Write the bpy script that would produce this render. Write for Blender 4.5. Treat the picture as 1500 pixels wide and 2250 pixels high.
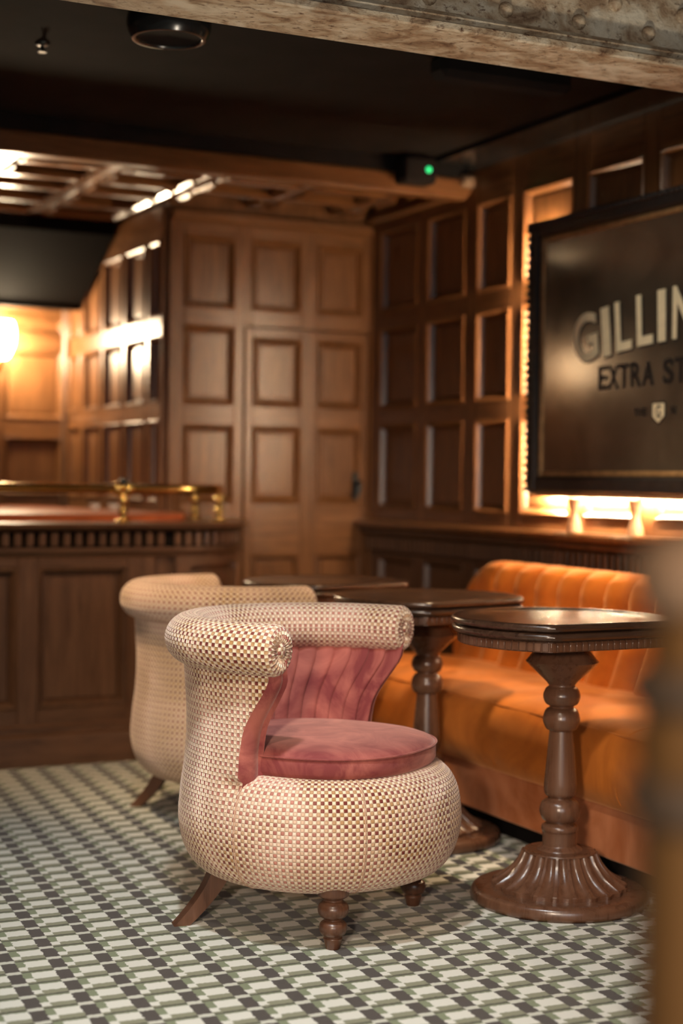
import bpy, bmesh, math, random
from mathutils import Vector, Matrix
random.seed(7)
PI = math.pi
S = bpy.context.scene
C = S.collection
for o in list(bpy.data.objects):
    bpy.data.objects.remove(o)

# ------------------------------------------------------------------ camera
F_PX, CAM_H = 3458.0, 1.08
YAW, PITCH, ROLL = math.radians(26.07), math.radians(-1.167), math.radians(0.73)
fwd = Vector((math.sin(YAW) * math.cos(PITCH), math.cos(YAW) * math.cos(PITCH), math.sin(PITCH)))
rt0 = Vector((math.cos(YAW), -math.sin(YAW), 0)); up0 = rt0.cross(fwd)
rt = math.cos(ROLL) * rt0 + math.sin(ROLL) * up0
up = -math.sin(ROLL) * rt0 + math.cos(ROLL) * up0
cam = bpy.data.cameras.new('camera'); camo = bpy.data.objects.new('camera', cam); C.objects.link(camo)
camo.matrix_world = Matrix(((rt.x, up.x, -fwd.x, 0), (rt.y, up.y, -fwd.y, 0), (rt.z, up.z, -fwd.z, CAM_H), (0, 0, 0, 1)))
cam.sensor_fit = 'HORIZONTAL'; cam.sensor_width = 24.0; cam.lens = F_PX / 1500 * 24.0
cam.clip_start = 0.05
cam.dof.use_dof = True; cam.dof.focus_distance = 3.68; cam.dof.aperture_fstop = 1.5
S.camera = camo

# ------------------------------------------------------------------ world, lamps and added fill lights
S.view_settings.view_transform = 'Standard'; S.view_settings.look = 'None'
S.view_settings.gamma = 1.0; S.view_settings.exposure = 0.0; S.view_settings.use_curve_mapping = False
w = bpy.data.worlds.new('world'); S.world = w; w.use_nodes = True
w.node_tree.nodes['Background'].inputs[0].default_value = (1.0, 0.85, 0.7, 1)
w.node_tree.nodes['Background'].inputs[1].default_value = 0.02

def spot(name, loc, aim, watt, col, angle, blend=0.6, size=0.06):
    l = bpy.data.lights.new(name, 'SPOT'); l.energy = watt; l.color = col
    l.spot_size = math.radians(angle); l.spot_blend = blend; l.shadow_soft_size = size
    o = bpy.data.objects.new(name, l); C.objects.link(o); o.location = loc
    o.rotation_euler = (Vector(aim) - Vector(loc)).to_track_quat('-Z', 'Y').to_euler()
    return o
def point(name, loc, watt, col, size=0.08):
    l = bpy.data.lights.new(name, 'POINT'); l.energy = watt; l.color = col; l.shadow_soft_size = size
    o = bpy.data.objects.new(name, l); C.objects.link(o); o.location = loc
    return o
def area(name, loc, aim, sx, sy, watt, col):
    l = bpy.data.lights.new(name, 'AREA'); l.shape = 'RECTANGLE'; l.size = sx; l.size_y = sy; l.energy = watt; l.color = col
    o = bpy.data.objects.new(name, l); C.objects.link(o); o.location = loc
    o.rotation_euler = (Vector(aim) - Vector(loc)).to_track_quat('-Z', 'Y').to_euler()
    return o
NEUT = (1.0, 0.86, 0.70); WARM = (1.0, 0.72, 0.42); COOL = (0.86, 0.95, 1.0)
spot('ceiling_spot_front', (0.55, 1.55, 2.5), (1.75, 3.25, 0.2), 130, NEUT, 52, 0.7, 0.07)
spot('front_lamp', (-0.55, 0.0, 1.30), (1.70, 3.4, 0.32), 300, (1.0, 0.79, 0.60), 36, 0.8, 0.12)
spot('ceiling_spot_carpet', (0.9, 2.5, 2.5), (1.0, 3.3, 0.0), 170, COOL, 70, 0.8, 0.07)
spot('ceiling_spot_bench', (2.60, 3.74, 2.28), (2.78, 4.15, 0.45), 150, (1.0, 0.72, 0.42), 58, 0.6, 0.06)
spot('ceiling_spot_bar', (1.9, 3.72, 2.28), (2.52, 6.43, 0.85), 60, (1.0, 0.78, 0.58), 34, 0.9, 0.10)
spot('bar_front_fill', (0.7, 4.3, 2.30), (1.75, 5.75, 0.55), 110, (1.0, 0.72, 0.44), 60, 0.8, 0.08)  # added spot without a visible fitting, brightens the bar front
spot('girder_underside_fill', (1.75, 1.95, 0.06), (1.85, 3.28, 2.20), 120, (1.0, 0.86, 0.68), 48, 0.8, 0.10)  # added out of view to brighten the girder's underside
spot('sign_fill', (1.0, 3.72, 2.28), (3.2, 4.0, 1.55), 85, (1.0, 0.84, 0.62), 36, 0.8, 0.06)  # unseen fill, added so the sign's lettering comes up brighter
spot('newel_fill', (-0.15, -0.55, 1.95), (0.66, 0.77, 0.88), 32, (1.0, 0.76, 0.52), 17, 0.8, 0.06)  # extra light put in off camera to brighten the newel post
spot('girder_web_fill', (0.6, 0.3, 1.5), (2.1, 3.3, 2.40), 62, (1.0, 0.86, 0.68), 21, 0.7, 0.06)  # added frontal fill for the girder's web, not a real fitting
spot('ceiling_spot_bar_chair', (0.9, 4.5, 2.30), (1.9, 4.75, 0.5), 105, WARM, 40, 0.8, 0.06)
area('rear_fill', (0.0, -2.0, 1.5), (0.6, 3.0, 1.4), 1.8, 1.3, 45, (0.95, 0.97, 1.0))  # soft fill added behind the camera; no window is built there

# ------------------------------------------------------------------ materials
def nt(name):
    m = bpy.data.materials.new(name); m.use_nodes = True
    t = m.node_tree; b = t.nodes['Principled BSDF']
    return m, t, b
class N:
    """small node-building helper"""
    def __init__(self, t): self.t = t
    def node(self, typ, **kw):
        n = self.t.nodes.new(typ)
        for k, v in kw.items(): setattr(n, k, v)
        return n
    def link(self, a, b): self.t.links.new(a, b)
    def setin(self, s, v):
        if hasattr(v, 'is_output'): self.link(v, s)
        else: s.default_value = v
    def math(self, op, a, b=None, c=None, clamp=False):
        n = self.node('ShaderNodeMath', operation=op); n.use_clamp = clamp
        self.setin(n.inputs[0], a)
        if b is not None: self.setin(n.inputs[1], b)
        if c is not None: self.setin(n.inputs[2], c)
        return n.outputs[0]
    def mix(self, f, a, b):
        n = self.node('ShaderNodeMix', data_type='RGBA')
        self.setin(n.inputs['Factor'], f)
        for s, v in ((n.inputs[6], a), (n.inputs[7], b)):
            if hasattr(v, 'is_output'): self.link(v, s)
            else: s.default_value = (*v, 1) if len(v) == 3 else v
        return n.outputs[2]
    def noise(self, vec, scale, detail=4, rough=0.55, dist=0.0):
        n = self.node('ShaderNodeTexNoise'); n.inputs['Scale'].default_value = scale
        n.inputs['Detail'].default_value = detail; n.inputs['Roughness'].default_value = rough
        n.inputs['Distortion'].default_value = dist
        if vec is not None: self.link(vec, n.inputs['Vector'])
        return n.outputs['Fac']
    def ramp(self, f, stops):
        n = self.node('ShaderNodeValToRGB'); e = n.color_ramp.elements
        while len(e) < len(stops): e.new(0.5)
        for k, (p, c) in enumerate(stops): e[k].position = p; e[k].color = (*c, 1)
        self.link(f, n.inputs[0]); return n.outputs[0]
    def bump(self, h, strength, dist, bsdf):
        n = self.node('ShaderNodeBump'); n.inputs['Strength'].default_value = strength; n.inputs['Distance'].default_value = dist
        self.link(h, n.inputs['Height']); self.link(n.outputs[0], bsdf.inputs['Normal'])

def wood(name, dark, light, axis='Z', rough=0.34, scale=1.0, coat=0.0, spec=0.5):
    m, t, b = nt(name); n = N(t)
    tc = n.node('ShaderNodeTexCoord'); oi = n.node('ShaderNodeObjectInfo')
    add = n.node('ShaderNodeVectorMath', operation='ADD'); n.link(tc.outputs['Object'], add.inputs[0])
    rv = n.math('MULTIPLY', oi.outputs['Random'], 13.0); n.link(rv, add.inputs[1])
    mp = n.node('ShaderNodeMapping'); n.link(add.outputs[0], mp.inputs[0])
    s = {'X': (1.2, 14, 14), 'Y': (14, 1.2, 14), 'Z': (14, 14, 1.2)}[axis]
    mp.inputs['Scale'].default_value = [k * scale for k in s]
    g = n.noise(mp.outputs[0], 3.2, 6, 0.62, 0.7); f = n.noise(mp.outputs[0], 14, 3, 0.6)
    k = n.math('ADD', n.math('MULTIPLY', g, 0.75), n.math('MULTIPLY', f, 0.25))
    k = n.math('ADD', k, n.math('MULTIPLY', n.math('SUBTRACT', oi.outputs['Random'], 0.5), 0.10))
    mid = [(a + c) / 2 for a, c in zip(dark, light)]
    col = n.ramp(k, [(0.33, dark), (0.5, mid), (0.68, light)])
    n.link(col, b.inputs['Base Color'])
    n.link(n.math('ADD', rough - 0.06, n.math('MULTIPLY', g, 0.12)), b.inputs['Roughness'])
    b.inputs['Specular IOR Level'].default_value = spec
    b.inputs['Coat Weight'].default_value = coat; b.inputs['Coat Roughness'].default_value = 0.22
    n.bump(f, 0.10, 0.004, b)
    return m
def plain(name, col, rough=0.5, metal=0.0, noise=0.0, nscale=20, coat=0.0, sheen=0.0, spec=0.5):
    m, t, b = nt(name); n = N(t); tc = n.node('ShaderNodeTexCoord')
    g = n.noise(tc.outputs['Object'], nscale, 4)
    c2 = [max(0, c * (1 - noise)) for c in col]; c3 = [min(1, c * (1 + noise)) for c in col]
    n.link(n.ramp(g, [(0.3, c2), (0.7, c3)]), b.inputs['Base Color'])
    b.inputs['Roughness'].default_value = rough; b.inputs['Metallic'].default_value = metal
    b.inputs['Coat Weight'].default_value = coat
    b.inputs['Sheen Weight'].default_value = sheen
    b.inputs['Specular IOR Level'].default_value = spec
    return m
def emit(name, col, power):
    m, t, b = nt(name)
    b.inputs['Base Color'].default_value = (*col, 1)
    b.inputs['Emission Color'].default_value = (*col, 1); b.inputs['Emission Strength'].default_value = power
    return m
def velvet(name, col, light, sheen_col, scale=5.0, rough=0.75, sheen=0.6):
    m, t, b = nt(name); n = N(t); tc = n.node('ShaderNodeTexCoord')
    g = n.noise(tc.outputs['Object'], scale, 4, 0.6, 1.2); h = n.noise(tc.outputs['Object'], 320, 2)
    n.link(n.mix(n.math('MULTIPLY', n.math('SUBTRACT', g, 0.36), 3.2, clamp=True), col, light), b.inputs['Base Color'])
    b.inputs['Roughness'].default_value = rough; b.inputs['Specular IOR Level'].default_value = 0.15
    b.inputs['Sheen Weight'].default_value = sheen; b.inputs['Sheen Roughness'].default_value = 0.4
    b.inputs['Sheen Tint'].default_value = (*sheen_col, 1)
    n.bump(h, 0.12, 0.002, b)
    return m

def checked_weave():
    m, t, b = nt('checked_weave'); n = N(t)
    uv = n.node('ShaderNodeUVMap'); uv.uv_map = 'UVMap'
    sx = n.node('ShaderNodeSeparateXYZ'); n.link(uv.outputs[0], sx.inputs[0])
    cell = 0.0088
    u = n.math('DIVIDE', sx.outputs[0], cell); v = n.math('DIVIDE', sx.outputs[1], cell)
    fu = n.math('FLOOR', u); fv = n.math('FLOOR', v)
    chk = n.math('FLOORED_MODULO', n.math('ADD', fu, fv), 2.0)
    row = n.math('FLOORED_MODULO', fv, 2.0)
    tc = n.node('ShaderNodeTexCoord')
    g = n.noise(tc.outputs['Object'], 4.2, 3, 0.5, 0.8)
    pile_sheen = n.math('MULTIPLY', n.math('SUBTRACT', g, 0.37), 3.6, clamp=True)  # sheen of the pile painted into the weave colours by noise
    maroon = n.mix(pile_sheen, (0.165, 0.027, 0.020), (0.56, 0.235, 0.180))
    tan = n.mix(pile_sheen, (0.42, 0.215, 0.080), (0.76, 0.52, 0.38))
    cream = n.mix(pile_sheen, (0.84, 0.66, 0.46), (0.86, 0.68, 0.53))
    col = n.mix(chk, n.mix(row, maroon, tan), cream)
    lu = n.math('ABSOLUTE', n.math('SUBTRACT', n.math('FRACT', u), 0.5)); lv = n.math('ABSOLUTE', n.math('SUBTRACT', n.math('FRACT', v), 0.5))
    d = n.math('MAXIMUM', lu, lv)
    edge = n.math('SMOOTH_MIN', n.math('MULTIPLY', n.math('SUBTRACT', 0.5, d), 5.0), 1.0, 0.3)
    col = n.mix(n.math('MULTIPLY', n.math('SUBTRACT', 1.0, edge, clamp=True), 0.35), col, (0.30, 0.16, 0.09))
    n.link(col, b.inputs['Base Color'])
    b.inputs['Roughness'].default_value = 0.72; b.inputs['Specular IOR Level'].default_value = 0.2
    b.inputs['Sheen Weight'].default_value = 0.55; b.inputs['Sheen Roughness'].default_value = 0.35
    b.inputs['Sheen Tint'].default_value = (1.0, 0.80, 0.70, 1)
    h = n.math('ADD', edge, n.math('MULTIPLY', chk, -0.35))
    n.bump(h, 0.55, 0.003, b)
    return m

def carpet():
    m, t, b = nt('patterned_carpet'); n = N(t)
    tc = n.node('ShaderNodeTexCoord'); s = n.node('ShaderNodeSeparateXYZ'); n.link(tc.outputs['Object'], s.inputs[0])
    x, y = s.outputs[0], s.outputs[1]
    ax, ay, bx_, by_ = 0.1050, -0.0030, 0.0058, 0.0813; det = ax * by_ - ay * bx_
    x = n.math('SUBTRACT', x, 0.988 - 0.15 * ax - 0.62 * bx_); y = n.math('SUBTRACT', y, 3.6358 - 0.15 * ay - 0.62 * by_)
    j1 = n.math('MULTIPLY', n.math('SUBTRACT', n.noise(tc.outputs['Object'], 95, 2), 0.5), 0.11)
    j2 = n.math('MULTIPLY', n.math('SUBTRACT', n.noise(tc.outputs['Object'], 120, 2), 0.5), 0.11)
    u = n.math('DIVIDE', n.math('SUBTRACT', n.math('MULTIPLY', x, by_), n.math('MULTIPLY', y, bx_)), det)
    v = n.math('DIVIDE', n.math('SUBTRACT', n.math('MULTIPLY', y, ax), n.math('MULTIPLY', x, ay)), det)
    u = n.math('FRACT', n.math('ADD', u, j1)); v = n.math('FRACT', n.math('ADD', v, j2))
    gt = lambda a, k: n.math('GREATER_THAN', a, k)
    cream = (0.66, 0.64, 0.56); olive = (0.175, 0.205, 0.115); taupe = (0.215, 0.215, 0.135); dark = (0.036, 0.028, 0.025); line = (0.048, 0.048, 0.028); cr2 = (0.54, 0.53, 0.44)
    # column under the dark block: pale bar, then the dark block
    c1 = n.mix(gt(v, 0.215), cr2, dark)
    # narrow column: dark line, pale chip, olive square
    c2 = n.mix(gt(v, 0.06), olive, line)
    c2 = n.mix(gt(v, 0.16), c2, taupe); c2 = n.mix(gt(v, 0.26), c2, cream); c2 = n.mix(gt(v, 0.56), c2, olive)
    # wide column: olive, dark line, taupe band, large pale block
    c3 = n.mix(gt(v, 0.08), olive, line); c3 = n.mix(gt(v, 0.20), c3, taupe); c3 = n.mix(gt(v, 0.49), c3, cream)
    col = n.mix(gt(u, 0.315), c1, c2); col = n.mix(gt(u, 0.50), col, c3)
    g = n.noise(tc.outputs['Object'], 900, 2); big = n.noise(tc.outputs['Object'], 3.0, 3)
    k = n.math('ADD', 0.80, n.math('ADD', n.math('MULTIPLY', g, 0.28), n.math('MULTIPLY', big, 0.12)))
    vm = n.node('ShaderNodeVectorMath', operation='SCALE'); n.link(col, vm.inputs[0]); n.link(k, vm.inputs['Scale'])
    n.link(vm.outputs[0], b.inputs['Base Color'])
    b.inputs['Roughness'].default_value = 0.92; b.inputs['Specular IOR Level'].default_value = 0.1
    b.inputs['Sheen Weight'].default_value = 0.25
    n.bump(g, 0.35, 0.003, b)
    return m

def rusted():
    m, t, b = nt('peeling_painted_iron'); n = N(t); tc = n.node('ShaderNodeTexCoord')
    mp = n.node('ShaderNodeMapping'); n.link(tc.outputs['Object'], mp.inputs[0]); mp.inputs['Scale'].default_value = (1.0, 1.5, 1.5)
    a = n.noise(mp.outputs[0], 9, 8, 0.65, 0.8); c = n.noise(mp.outputs[0], 46, 5, 0.7, 0.3); d = n.noise(mp.outputs[0], 3.2, 4, 0.55, 1.0)
    col = n.ramp(a, [(0.32, (0.14, 0.075, 0.04)), (0.44, (0.33, 0.225, 0.135)), (0.54, (0.48, 0.38, 0.26)), (0.68, (0.64, 0.56, 0.43))])
    col = n.mix(n.math('MULTIPLY', n.math('SUBTRACT', c, 0.55), 8.0, clamp=True), col, (0.10, 0.045, 0.022))
    col = n.mix(n.math('MULTIPLY', n.math('SUBTRACT', d, 0.60), 9.0, clamp=True), col, (0.64, 0.57, 0.44))
    n.link(col, b.inputs['Base Color']); b.inputs['Roughness'].default_value = 0.62
    n.bump(n.math('ADD', a, n.math('MULTIPLY', c, 0.6)), 0.6, 0.012, b)
    return m
def antique_mirror():
    m, t, b = nt('smoked_mirror_glass'); n = N(t); tc = n.node('ShaderNodeTexCoord')
    a = n.noise(tc.outputs['Object'], 5, 6, 0.6, 0.6)
    n.link(n.ramp(a, [(0.3, (0.24, 0.20, 0.155)), (0.7, (0.38, 0.325, 0.255))]), b.inputs['Base Color'])
    b.inputs['Metallic'].default_value = 0.84
    n.link(n.math('ADD', 0.10, n.math('MULTIPLY', a, 0.10)), b.inputs['Roughness'])
    return m

M = {}
M['oak_z'] = wood('oak_panel_wood', (0.085, 0.032, 0.010), (0.220, 0.094, 0.034), 'Z', 0.30)
M['oak_x'] = wood('oak_rail_wood', (0.085, 0.032, 0.010), (0.220, 0.094, 0.034), 'X', 0.30)
M['oak_y'] = wood('oak_beam_wood', (0.085, 0.032, 0.010), (0.220, 0.094, 0.034), 'Y', 0.15, coat=0.4)
M['rib'] = wood('oak_rib_wood', (0.085, 0.032, 0.010), (0.220, 0.094, 0.034), 'X', 0.17, coat=0.4)
M['dark_z'] = wood('dark_oak_wood', (0.050, 0.021, 0.010), (0.125, 0.058, 0.028), 'Z', 0.40)
M['dark_x'] = wood('dark_oak_rail', (0.050, 0.021, 0.010), (0.125, 0.058, 0.028), 'X', 0.40)
M['table'] = wood('table_walnut', (0.080, 0.034, 0.018), (0.155, 0.072, 0.040), 'Z', 0.28, 0.7, 0.35)
M['tabletop'] = wood('tabletop_walnut', (0.028, 0.013, 0.008), (0.080, 0.042, 0.025), 'X', 0.24, 1.0, 0.5)
M['leg'] = wood('chair_leg_wood', (0.065, 0.026, 0.014), (0.15, 0.066, 0.036), 'Z', 0.34, 1.0, 0.2)
M['mahogany'] = wood('red_mahogany', (0.26, 0.050, 0.012), (0.46, 0.115, 0.030), 'X', 0.42, 1.0, 0.0, 0.3)
M['black_wood'] = wood('blackened_wood', (0.003, 0.0022, 0.0018), (0.007, 0.005, 0.004), 'X', 0.85, spec=0.08)
M['black'] = plain('black_paint', (0.0085, 0.0072, 0.0070), 0.85, 0, 0.3, 6, spec=0.12)
M['black_gloss'] = plain('black_gloss_paint', (0.012, 0.013, 0.014), 0.22, 0, 0.4, 12, 0.3)
M['black_frame'] = plain('ebonised_frame', (0.014, 0.013, 0.014), 0.38, 0, 0.3, 30)
M['gold_bead'] = plain('gilt_slip', (0.40, 0.25, 0.12), 0.40, 0.6, 0.25, 30)
M['brass'] = plain('polished_brass', (0.78, 0.50, 0.16), 0.20, 1.0, 0.12, 14)
M['fabric'] = checked_weave()
M['fabric_seam'] = plain('seam_thread', (0.50, 0.30, 0.20), 0.8, 0, 0.2, 60)
M['pink'] = velvet('rose_velvet', (0.215, 0.045, 0.044), (0.47, 0.145, 0.110), (1.0, 0.62, 0.54), 7.5)
M['orange'] = velvet('amber_velvet', (0.40, 0.105, 0.012), (0.62, 0.185, 0.025), (1.0, 0.55, 0.25), 4.0)
M['copper'] = velvet('copper_velvet', (0.42, 0.125, 0.040), (0.62, 0.235, 0.105), (1.0, 0.62, 0.40), 5.0)
M['carpet'] = carpet()
M['rust'] = rusted()
M['mirror'] = antique_mirror()
M['letter'] = plain('cream_lettering', (0.80, 0.75, 0.55), 0.5, 0, 0.1, 30)
M['letter_dark'] = plain('black_lettering', (0.010, 0.010, 0.012), 0.5, 0, 0.1, 30)
M['led'] = emit('warm_led', (1.0, 0.73, 0.46), 2700.0)
M['shade'] = emit('sconce_glass', (1.0, 0.78, 0.50), 240.0)
M['shade_dim'] = emit('sconce_glass_dimmed', (1.0, 0.76, 0.5), 9.0)
M['green_led'] = emit('green_led', (0.03, 0.9, 0.28), 1.1)
M['steel'] = plain('dark_steel', (0.05, 0.055, 0.055), 0.35, 0.8, 0.2, 20)
M['porcelain'] = plain('pale_porcelain', (0.62, 0.60, 0.56), 0.25, 0, 0.05, 10)
M['newel'] = wood('golden_oak', (0.22, 0.095, 0.026), (0.40, 0.19, 0.060), 'Z', 0.42)
M['newel_band'] = plain('brown_band', (0.20, 0.125, 0.075), 0.5, 0, 0.15, 10)
M['mount'] = plain('pale_turned_wood', (0.62, 0.36, 0.20), 0.5, 0, 0.1, 20)

# ------------------------------------------------------------------ mesh helpers
def finish(name, me, mat, parent=None, loc=(0, 0, 0), rotz=0.0, smooth=True, angle=35):
    if isinstance(mat, str): mat = M[mat]
    if not me.materials: me.materials.append(mat)
    if smooth:
        for p in me.polygons: p.use_smooth = True
        me.set_sharp_from_angle(angle=math.radians(angle))
    return place(name, me, parent, loc, rotz)
def place(name, me, parent=None, loc=(0, 0, 0), rotz=0.0):
    o = bpy.data.objects.new(name, me); C.objects.link(o)
    o.location = loc; o.rotation_euler = (0, 0, rotz)
    if parent is not None: o.parent = parent
    return o
def empty(name, loc=(0, 0, 0), rotz=0.0):
    o = bpy.data.objects.new(name, None); C.objects.link(o); o.location = loc; o.rotation_euler = (0, 0, rotz); o.empty_display_size = 0.1
    return o
def tag(o, label, cat, group=None):
    o['label'] = label; o['category'] = cat
    if group: o['group'] = group
    return o
def struct(o, label=None, cat=None):
    o['kind'] = 'structure'
    if label: o['label'] = label
    if cat: o['category'] = cat
    return o
def mesh(name, vs, fs, uvs=None):
    me = bpy.data.meshes.new(name); me.from_pydata([tuple(v) for v in vs], [], fs)
    if uvs:
        l = me.uv_layers.new(name='UVMap')
        for i, uv in enumerate(uvs): l.data[i].uv = uv
    me.update(); return me
def box_mesh(name, sx, sy, sz, bev=0.004):
    bm = bmesh.new(); bmesh.ops.create_cube(bm, size=1.0)
    bmesh.ops.scale(bm, vec=(sx, sy, sz), verts=bm.verts)
    if bev > 0:
        bmesh.ops.bevel(bm, geom=list(bm.edges), offset=min(bev, 0.45 * min(sx, sy, sz)), segments=1, profile=0.5, affect='EDGES')
    me = bpy.data.meshes.new(name); bm.to_mesh(me); bm.free(); return me
_cache = {}
def box(name, lo, hi, mat, parent=None, bev=0.004):
    """box from corner to corner in the parent's space; alike boxes share a mesh"""
    s = tuple(round(abs(hi[i] - lo[i]), 5) for i in range(3)); key = (s, mat, bev)
    if key not in _cache:
        me = box_mesh(name, *s, bev); me.materials.append(M[mat]); _cache[key] = me
    return place(name, _cache[key], parent, [(lo[i] + hi[i]) / 2 for i in range(3)])
def lathe_mesh(name, prof, seg=40, cap=True):
    vs, fs = [], []
    for r, z in prof:
        for k in range(seg):
            a = 2 * PI * k / seg; vs.append((r * math.cos(a), r * math.sin(a), z))
    n = len(prof)
    for i in range(n - 1):
        for k in range(seg):
            k2 = (k + 1) % seg; fs.append((i * seg + k, i * seg + k2, (i + 1) * seg + k2, (i + 1) * seg + k))
    if cap:
        fs.append(tuple(range(seg - 1, -1, -1))); fs.append(tuple((n - 1) * seg + k for k in range(seg)))
    return mesh(name, vs, fs)
def smooth_prof(pts, sub=4):
    """Catmull-Rom through profile points (r, z); a point given twice makes a crisp arris"""
    out = []
    for i in range(len(pts) - 1):
        p0 = pts[max(i - 1, 0)]; p1 = pts[i]; p2 = pts[i + 1]; p3 = pts[min(i + 2, len(pts) - 1)]
        if p1 == p2: continue
        for k in range(sub):
            t = k / sub
            out.append(tuple(0.5 * (2 * p1[j] + (p2[j] - p0[j]) * t + (2 * p0[j] - 5 * p1[j] + 4 * p2[j] - p3[j]) * t * t + (3 * p1[j] - p0[j] - 3 * p2[j] + p3[j]) * t ** 3) for j in range(len(p1))))
    out.append(tuple(pts[-1])); return out
def tube_mesh(name, path, rad, seg=12, closed=False):
    """round tube along 3-D points; rad a number or a list"""
    pts = [Vector(p) for p in path]; n = len(pts); vs, fs = [], []
    ref = Vector((0, 0, 1))
    for i, p in enumerate(pts):
        d = (pts[min(i + 1, n - 1)] - pts[max(i - 1, 0)]).normalized()
        a = d.cross(ref)
        if a.length < 1e-3: a = d.cross(Vector((1, 0, 0)))
        a.normalize(); b = a.cross(d).normalized()
        r = rad[i] if isinstance(rad, (list, tuple)) else rad
        for k in range(seg):
            t = 2 * PI * k / seg; vs.append(p + a * r * math.cos(t) + b * r * math.sin(t))
    for i in range(n - 1):
        for k in range(seg):
            k2 = (k + 1) % seg; fs.append((i * seg + k, (i + 1) * seg + k, (i + 1) * seg + k2, i * seg + k2))
    fs.append(tuple(range(seg))); fs.append(tuple((n - 1) * seg + k for k in range(seg - 1, -1, -1)))
    return mesh(name, vs, fs)
def stack_mesh(name, outline_fn, layers):
    """closed solid from horizontal outlines: layers = [(inset, z)], outline_fn(inset) -> list of (x, y)"""
    vs, fs = [], []; n = None
    for ins, z in layers:
        o = outline_fn(ins); n = len(o); vs += [(x, y, z) for x, y in o]
    for i in range(len(layers) - 1):
        for k in range(n):
            k2 = (k + 1) % n; fs.append((i * n + k, i * n + k2, (i + 1) * n + k2, (i + 1) * n + k))
    fs.append(tuple(range(n - 1, -1, -1))); fs.append(tuple((len(layers) - 1) * n + k for k in range(n)))
    return mesh(name, vs, fs)
def prism(name, poly, z0, z1, mat, parent=None, loc=(0, 0, 0)):
    return finish(name, stack_mesh(name, lambda i: poly, [(0, z0), (0, z1)]), mat, parent, loc, smooth=False)

# ------------------------------------------------------------------ panelling
_pc = {}
def panel_mesh(w_, h, mat):
    """raised and fielded panel: local x across, y out of the wall (towards -y), z up"""
    key = (round(w_, 3), round(h, 3), mat)
    if key in _pc: return _pc[key]
    a, c = w_ / 2, h / 2; vs, fs = [], []
    for ins, d in ((0.0, 0.0), (0.0, 0.004), (0.030, 0.006), (0.036, 0.011), (0.040, 0.011)):
        vs += [(-a + ins, -d, -c + ins), (a - ins, -d, -c + ins), (a - ins, -d, c - ins), (-a + ins, -d, c - ins)]
    for i in range(4):
        for k in range(4):
            k2 = (k + 1) % 4; fs.append((i * 4 + k, i * 4 + k2, i * 4 + 4 + k2, i * 4 + 4 + k))
    fs.append((16, 17, 18, 19))
    me = mesh('panel', vs, fs); me.materials.append(M[mat]); _pc[key] = me; return me
def mould_mesh(w_, h, mat):
    key = (round(w_, 3), round(h, 3), mat, 'm')
    if key in _pc: return _pc[key]
    a, c = w_ / 2, h / 2; vs, fs = [], []
    for ins, d in ((0.0, 0.0), (0.0, 0.030), (0.006, 0.034), (0.014, 0.028), (0.022, 0.014), (0.026, 0.003)):
        vs += [(-a + ins, -d, -c + ins), (a - ins, -d, -c + ins), (a - ins, -d, c - ins), (-a + ins, -d, c - ins)]
    for i in range(5):
        for k in range(4):
            k2 = (k + 1) % 4; fs.append((i * 4 + k, i * 4 + k2, i * 4 + 4 + k2, i * 4 + 4 + k))
    me = mesh('moulding', vs, fs); me.materials.append(M[mat]); _pc[key] = me; return me
def panelling(parent, org, ang, cols, rows, z0, z1, u0, u1, mz='oak_z', mx='oak_x', proud=0.026, skip=()):
    """frame-and-panel work on a wall; u runs along the wall, the wall faces local -y. cols / rows are the openings"""
    g = Matrix.Translation(Vector(org)) @ Matrix.Rotation(ang, 4, 'Z')
    def put(name, me, u, z, n=0.0):
        o = bpy.data.objects.new(name, me); C.objects.link(o); o.parent = parent
        o.matrix_local = g @ Matrix.Translation((u, -n, z)); return o
    def bar(name, ua, ub, za, zb, mat):
        key = (round(ub - ua, 4), round(zb - za, 4), mat, 'b', proud)
        if key not in _pc:
            me = box_mesh(name, ub - ua, proud, zb - za, 0.003); me.materials.append(M[mat]); _pc[key] = me
        put(name, _pc[key], (ua + ub) / 2, (za + zb) / 2, proud / 2)
    edges = [u0] + [e for c in cols for e in c] + [u1]
    for k in range(0, len(edges), 2):
        if edges[k + 1] - edges[k] > 0.002: bar('stile', edges[k], edges[k + 1], z0, z1, mz)
    re = [z0] + [e for r in rows for e in r] + [z1]
    for ci, (ca, cb) in enumerate(cols):
        for k in range(0, len(re), 2):
            if re[k + 1] - re[k] > 0.002: bar('rail', ca, cb, re[k], re[k + 1], mx)
        for ri, (ra, rb) in enumerate(rows):
            if (ci, ri) in skip: continue
            put('panel', panel_mesh(cb - ca, rb - ra, mz), (ca + cb) / 2, (ra + rb) / 2)
            put('moulding', mould_mesh(cb - ca, rb - ra, mz), (ca + cb) / 2, (ra + rb) / 2)

# ------------------------------------------------------------------ the room
XW, YB, XR, YF = 3.30, 6.43, 2.30, 7.90      # right wall, back wall, recess side wall, far wall
def slab(name, lo, hi, mat, parent=None): return struct(box(name, lo, hi, mat, parent, bev=0))
fl = slab('floor', (-1.9, -2.3, -0.06), (3.5, 8.1, 0.0), 'carpet')
fl.location = (0, 0, 0); me = fl.data
for v in me.vertices: v.co += Vector((0.8, 2.9, -0.03))
wr = slab('wall_right', (XW, -2.3, 0), (XW + 0.15, YB, 2.75), 'dark_z')
wb = slab('wall_back', (XR + 0.0005, YB, 0), (XW + 0.15, YB + 0.12, 2.5), 'oak_z')
wx = slab('wall_recess', (XR, YB + 0.12, 0), (XR + 0.12, YF, 2.5), 'oak_z')
wf = slab('wall_far', (-1.9, YF, 0), (XR + 0.12, YF + 0.12, 2.5), 'oak_z')
wl = slab('wall_left', (-1.9, -2.3, 0), (-1.8, YF, 2.75), 'dark_z')
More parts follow.
